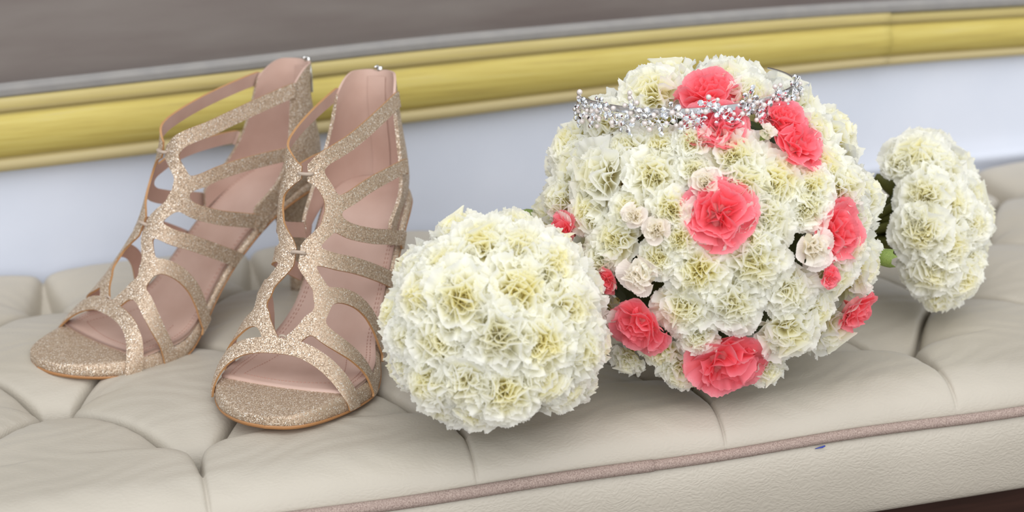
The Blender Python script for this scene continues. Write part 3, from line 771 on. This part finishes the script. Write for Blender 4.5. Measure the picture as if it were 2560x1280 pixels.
def bouquet(name, label, c, ax, flowers, A=None, fill=90, fill_r=.024, zmin=-.55, seed=3, dirs=None, petal_n=None, fill_kind='W'):
    base = np.array([c[0], c[1], 0.0])
    root = empty(name, base, 0, label, 'bouquet')
    cr = obj('stem_core', core_mesh(np.array(ax) * .66, seed), root)
    mloc = Matrix.Translation(Vector(c) - Vector(base))
    if A is not None: mloc = mloc @ Matrix(A.tolist()).to_4x4()
    cr.matrix_local = mloc
    done = []
    for kind, u, v, rp_ in flowers:
        P_, n = hit_ell(u, v, np.array(c), np.array(ax), A)
        rad = rp_ * (1.1 if kind == 'W' else 1.04) * depth(P_) / FPX; done.append((P_, rad))
        put_flower(root, base, kind, P_ + n * (rn.uniform(-.003, .002) + {'W': 0, 'C': .004, 'B': .005}[kind]), n + rn.normal(0, .10, 3), rad, petal_n={'C': 6, 'B': 3}.get(kind, petal_n))
    # heads packed round the rest of the ball
    for k in range(fill):
        zz = 1 - 2 * (k + .5) / fill; t = k * 2.399963; r0 = math.sqrt(1 - zz * zz); d = np.array([r0 * math.cos(t), r0 * math.sin(t), zz])
        P0 = d * np.array(ax); n = P0 / np.array(ax) ** 2; n /= np.linalg.norm(n)
        if dirs is not None and not dirs(d): continue
        if A is not None: P0 = A @ P0; n = A @ n
        P_ = np.array(c) + P0
        if n[2] < zmin or P_[2] < .012: continue
        if any(np.linalg.norm(P_ - q) < .62 * max(r_, fill_r) for q, r_ in done): continue
        done.append((P_, fill_r)); put_flower(root, base, fill_kind, P_ - n * .003, n, fill_r * rn.uniform(.95, 1.1), petals=False)
    return root

# main bouquet
CM = onz(1768, 570, .089); RM = np.array([.1095, .1095, .1085])
main_fl = [
 ('C',1765,212,100),('C',1795,300,98),('C',1955,285,76),('C',2005,352,84),('C',1795,532,110),('C',2112,580,98),('C',1400,580,66),('C',1592,822,92),('C',1822,925,122),('C',2142,785,70),('C',2068,690,34),('C',1512,705,40),
 ('W',1622,200,98),('W',1810,172,110),('W',1885,215,78),('W',1500,282,78),('W',1415,345,82),('W',1462,435,118),('W',1625,425,92),('W',1640,345,66),('W',1722,345,62),('W',1848,378,96),('W',2055,305,86),('W',2085,400,78),
 ('W',1965,440,104),('W',1945,545,92),('W',2140,460,84),('W',2180,545,60),('W',1515,595,84),('W',1375,500,70),('W',1445,520,70),('W',1745,690,86),('W',1895,680,100),('W',1995,745,84),('W',1700,790,84),('W',1850,775,88),
 ('W',2110,705,84),('W',1985,850,100),('W',1640,905,70),('W',1700,945,66),('W',1560,910,56),('W',1925,945,60),('W',1480,660,64),('W',1640,650,60),('W',2060,800,66),('W',1560,520,60),('W',1700,600,56),('W',1550,350,70),
 ('W',1735,412,62),('W',1672,522,66),('W',2030,512,72),('W',1735,860,64),('W',1900,600,70),('W',2040,450,70),
 ('B',1762,455,58),('B',1592,690,70),('B',1590,540,44),('B',1642,572,50),('B',2035,620,72)]
bq = bouquet('bridal_bouquet', 'large round bouquet of ivory and coral pink carnations wearing the sparkling tiara', CM, RM, main_fl, fill=70, fill_r=.025, petal_n=5)
base = np.array([CM[0], CM[1], 0.])
# closed white bud with green sepals
P_, n = hit_ell(1918, 332, CM, RM); o = put_flower(bq, base, 'B', P_ + n * .004, (n[0] + .5, n[1], n[2] + .5), 38 * depth(P_) / FPX, petals=False, calyx=True); o['label'] = 'closed white bud with green sepals'
for u, v, r_ in ((1345, 545, 42), (2190, 640, 46)):
    P_, n = hit_ell(u, v, CM, RM * .95); lf = obj('calyx', CALYX, bq); rd = r_ * depth(P_) / FPX * 1.7
    lf.matrix_local = Matrix.Translation(Vector(P_ - base)) @ Vector(n).to_track_quat('Z', 'Y').to_matrix().to_4x4() @ Matrix.Diagonal((rd, rd, rd, 1))

# small round bouquet in front
CSm = onz(1238, 812, .068); RS = np.array([.0675, .0675, .0685])
small_fl = [('W', u, v, r * 1.16) for u, v, r in [(1100,650,84),(1200,585,84),(1310,600,84),(1400,655,84),(1150,745,96),(1320,710,100),(1450,770,88),(1035,740,84),(1080,860,90),(1240,855,98),(1370,870,92),(1050,965,78),(1150,990,84),(1265,990,84),(1380,975,80),(1475,890,78),(1020,660,70),(1485,970,50),(1000,850,66),(1170,1045,66)]]
bouquet('posy_bouquet', 'small round bouquet of ivory carnations only, resting beside the sandals', CSm, RS, small_fl, fill=44, fill_r=.022, petal_n=7)

# bouquet lying on its side behind, heads facing away to the right
CR = onz(2330, 545, .0625)
axd = RGT * .93 - FWD * .25 + np.array([0, 0, .22]); axd /= np.linalg.norm(axd)
b_ = np.cross([0, 0, 1], axd); b_ /= np.linalg.norm(b_); c_ = np.cross(axd, b_)
AR = np.stack([axd, b_, c_], 1)
right_fl = [('W', u, v, r) for u, v, r in [(2290,375,92),(2380,400,84),(2240,395,54),(2300,480,84),(2390,500,80),(2450,560,64),(2300,590,84),(2260,560,54),(2400,620,84),(2330,700,90),(2420,710,70),(2270,700,66),(2340,760,56),(2460,660,50)]]
rb = bouquet('lying_bouquet', 'small ivory carnation bouquet lying on its side behind the coral one, green calyxes showing', CR, np.array([.040, .063, .0625]), right_fl, A=AR, fill=36, fill_r=.022, seed=5, dirs=lambda d: d[0] > -.25, petal_n=7)
base = np.array([CR[0], CR[1], 0.])
for u, v in ((2215, 455), (2212, 625), (2205, 540)):
    P_ = CAM + ray(u, v) * (depth(CR) + .004); d = CR + axd * .01 + (P_ - CR) * .2 - P_; d /= np.linalg.norm(d)
    lf = obj('calyx', OLIVE, rb); rd = .030; lf['label'] = 'olive green calyx'
    lf.matrix_local = Matrix.Translation(Vector(P_ - base)) @ Vector(d).to_track_quat('Z', 'Y').to_matrix().to_4x4() @ Matrix.Diagonal((rd, rd, rd * 1.1, 1))
for k in range(9):
    t = 2 * math.pi * k / 9; rr = .006 if k % 2 else .011; oo = b_ * math.cos(t) + c_ * math.sin(t)
    V, Fc = tube_data(densify([CR - base + oo * .030 - axd * .004, CR - base + oo * .016 - axd * .028, CR - base + oo * rr - axd * .05, CR - base + oo * rr - axd * .078], 6), .0032, 8)
    obj('stem', new_mesh('stem', V, Fc, [M['olive']]), rb)

# ------------------------------------------------------------------ tiara
TR = .0665
TC = onz(1714, 215, CM[2] + .092)
right = _r * math.cos(.045) + np.array([0, 0, 1]) * math.sin(.045); back = _h * math.cos(.05) + np.array([0, 0, 1]) * math.sin(-.05)
upn = np.cross(right, back)
def tpos(a, r=TR, dz=0): return right * math.sin(a) * r - back * math.cos(a) * r + upn * dz
tiara = empty('tiara', TC, 0, 'silver tiara of rhinestone and pearl blossoms lying across the large bouquet', 'tiara')
ang = np.linspace(-1.34, 1.34, 100)
prof = [(-.0010, -.0018), (.0010, -.0018), (.0010, .0018), (-.0010, .0018)]
V = []
for a in ang:
    t = max(.35, 1 - max(0, abs(a) - 1.0) * 1.6)
    for dr, dz in prof: V.append(tpos(a, TR + dr, dz * t))
k = 4; Fc = []
for i in range(len(ang) - 1):
    for j in range(k): l = (j + 1) % k; Fc.append((i * k + j, (i + 1) * k + j, (i + 1) * k + l, i * k + l))
Fc += [(0, 1, 2, 3), tuple((len(ang) - 1) * k + j for j in (3, 2, 1, 0))]
wl = [tube_data([tpos(a, TR, 0) for a in np.linspace(sg * 1.32, sg * (2.15 if sg > 0 else 1.6), 24)], .0006, 8) for sg in (-1, 1)]
V, Fc, _ = join_data([(V, Fc)] + wl)
obj('band', new_mesh('band', V, Fc, [M['metal']], smooth=False), tiara)['label'] = 'thin silver headband'
def ico(name, r, sub, material, smooth):
    bm = bmesh.new(); bmesh.ops.create_icosphere(bm, subdivisions=sub, radius=r); me = bpy.data.meshes.new(name); bm.to_mesh(me); bm.free()
    me.materials.append(material)
    if smooth: me.polygons.foreach_set('use_smooth', [True] * len(me.polygons))
    return me
PEARL = ico('pearl', .00155, 2, M['pearl'], True)
def gem():
    n = 8; V = [(0, 0, .0009)] ; V = []
    for r, z in ((.0010, .0012), (.0018, .0004), (.0017, -.0002), (.0005, -.0013)):
        for q in range(n): V.append((r * math.cos(2 * math.pi * q / n + (.39 if r > .001 else 0)), r * math.sin(2 * math.pi * q / n + (.39 if r > .001 else 0)), z))
    Fc = [tuple(range(n)), tuple(3 * n + q for q in range(n))[::-1]]
    for i in range(3):
        for q in range(n): l = (q + 1) % n; Fc.append((i * n + q, (i + 1) * n + q, (i + 1) * n + l, i * n + l))
    return new_mesh('rhinestone', V, Fc, [M['crystal']], smooth=False)
GEM = gem()
def blossom(a, dz, kind, sc):
    c = tpos(a, TR + .0035, dz); out = tpos(a, 1.0); tang = np.cross(upn, out); wires = []
    n = 6 if kind == 'gem' else 5
    o0 = rn.uniform(0, 6.28); places = []
    for q in range(n):
        t = o0 + 2 * math.pi * q / n; rr = sc * rn.uniform(.85, 1.1)
        p = c + tang * rr * math.cos(t) + upn * rr * math.sin(t) + out * rn.uniform(-.0005, .0012); places.append((p, 'g' if kind == 'gem' else ('p' if q % 2 == 0 or kind == 'pearl' else 'g')))
        mid = (c + p) / 2; side = np.cross(p - c, out); side /= np.linalg.norm(side)
        wires.append(tube_data([c, mid + side * .0011, p + (p - c) * .25, mid - side * .0011, c], .00028, 5))
    places.append((c + out * .0012, 'p' if kind == 'gem' and rn.random() < .4 else 'g'))
    # a longer looped sprig hanging from the blossom
    for q in range(2):
        t = rn.uniform(-2.6, -.5) if q == 0 else rn.uniform(0, 6.28); rr = sc * 1.75
        p = c + tang * rr * math.cos(t) + upn * rr * math.sin(t) * .9; side = np.cross(p - c, out); side /= np.linalg.norm(side)
        wires.append(tube_data(densify([c, (c + p) / 2 + side * .0016, p, (c + p) / 2 - side * .0016, c], 5), .00028, 5)); places.append((p, 'g' if rn.random() < .6 else 'p'))
    V, Fc, _ = join_data(wires); b = obj('blossom', new_mesh('blossom', V, Fc, [M['metal']]), tiara)
    for p, kd in places:
        g = obj('pearl' if kd == 'p' else 'rhinestone', PEARL if kd == 'p' else GEM, b)
        nn = Vector(out + rn.normal(0, .35, 3)); s = rn.uniform(.85, 1.2)
        g.matrix_local = Matrix.Translation(Vector(p)) @ nn.to_track_quat('Z', 'Y').to_matrix().to_4x4() @ Matrix.Diagonal((s, s, s, 1))
for i in range(25):
    a = -1.30 + 2.60 * i / 24 + rn.uniform(-.02, .02)
    blossom(a, (-.0062, .0022, -.0025)[i % 3] + rn.uniform(-.002, .002), ['gem', 'mix', 'gem', 'pearl'][i % 4], .0050)
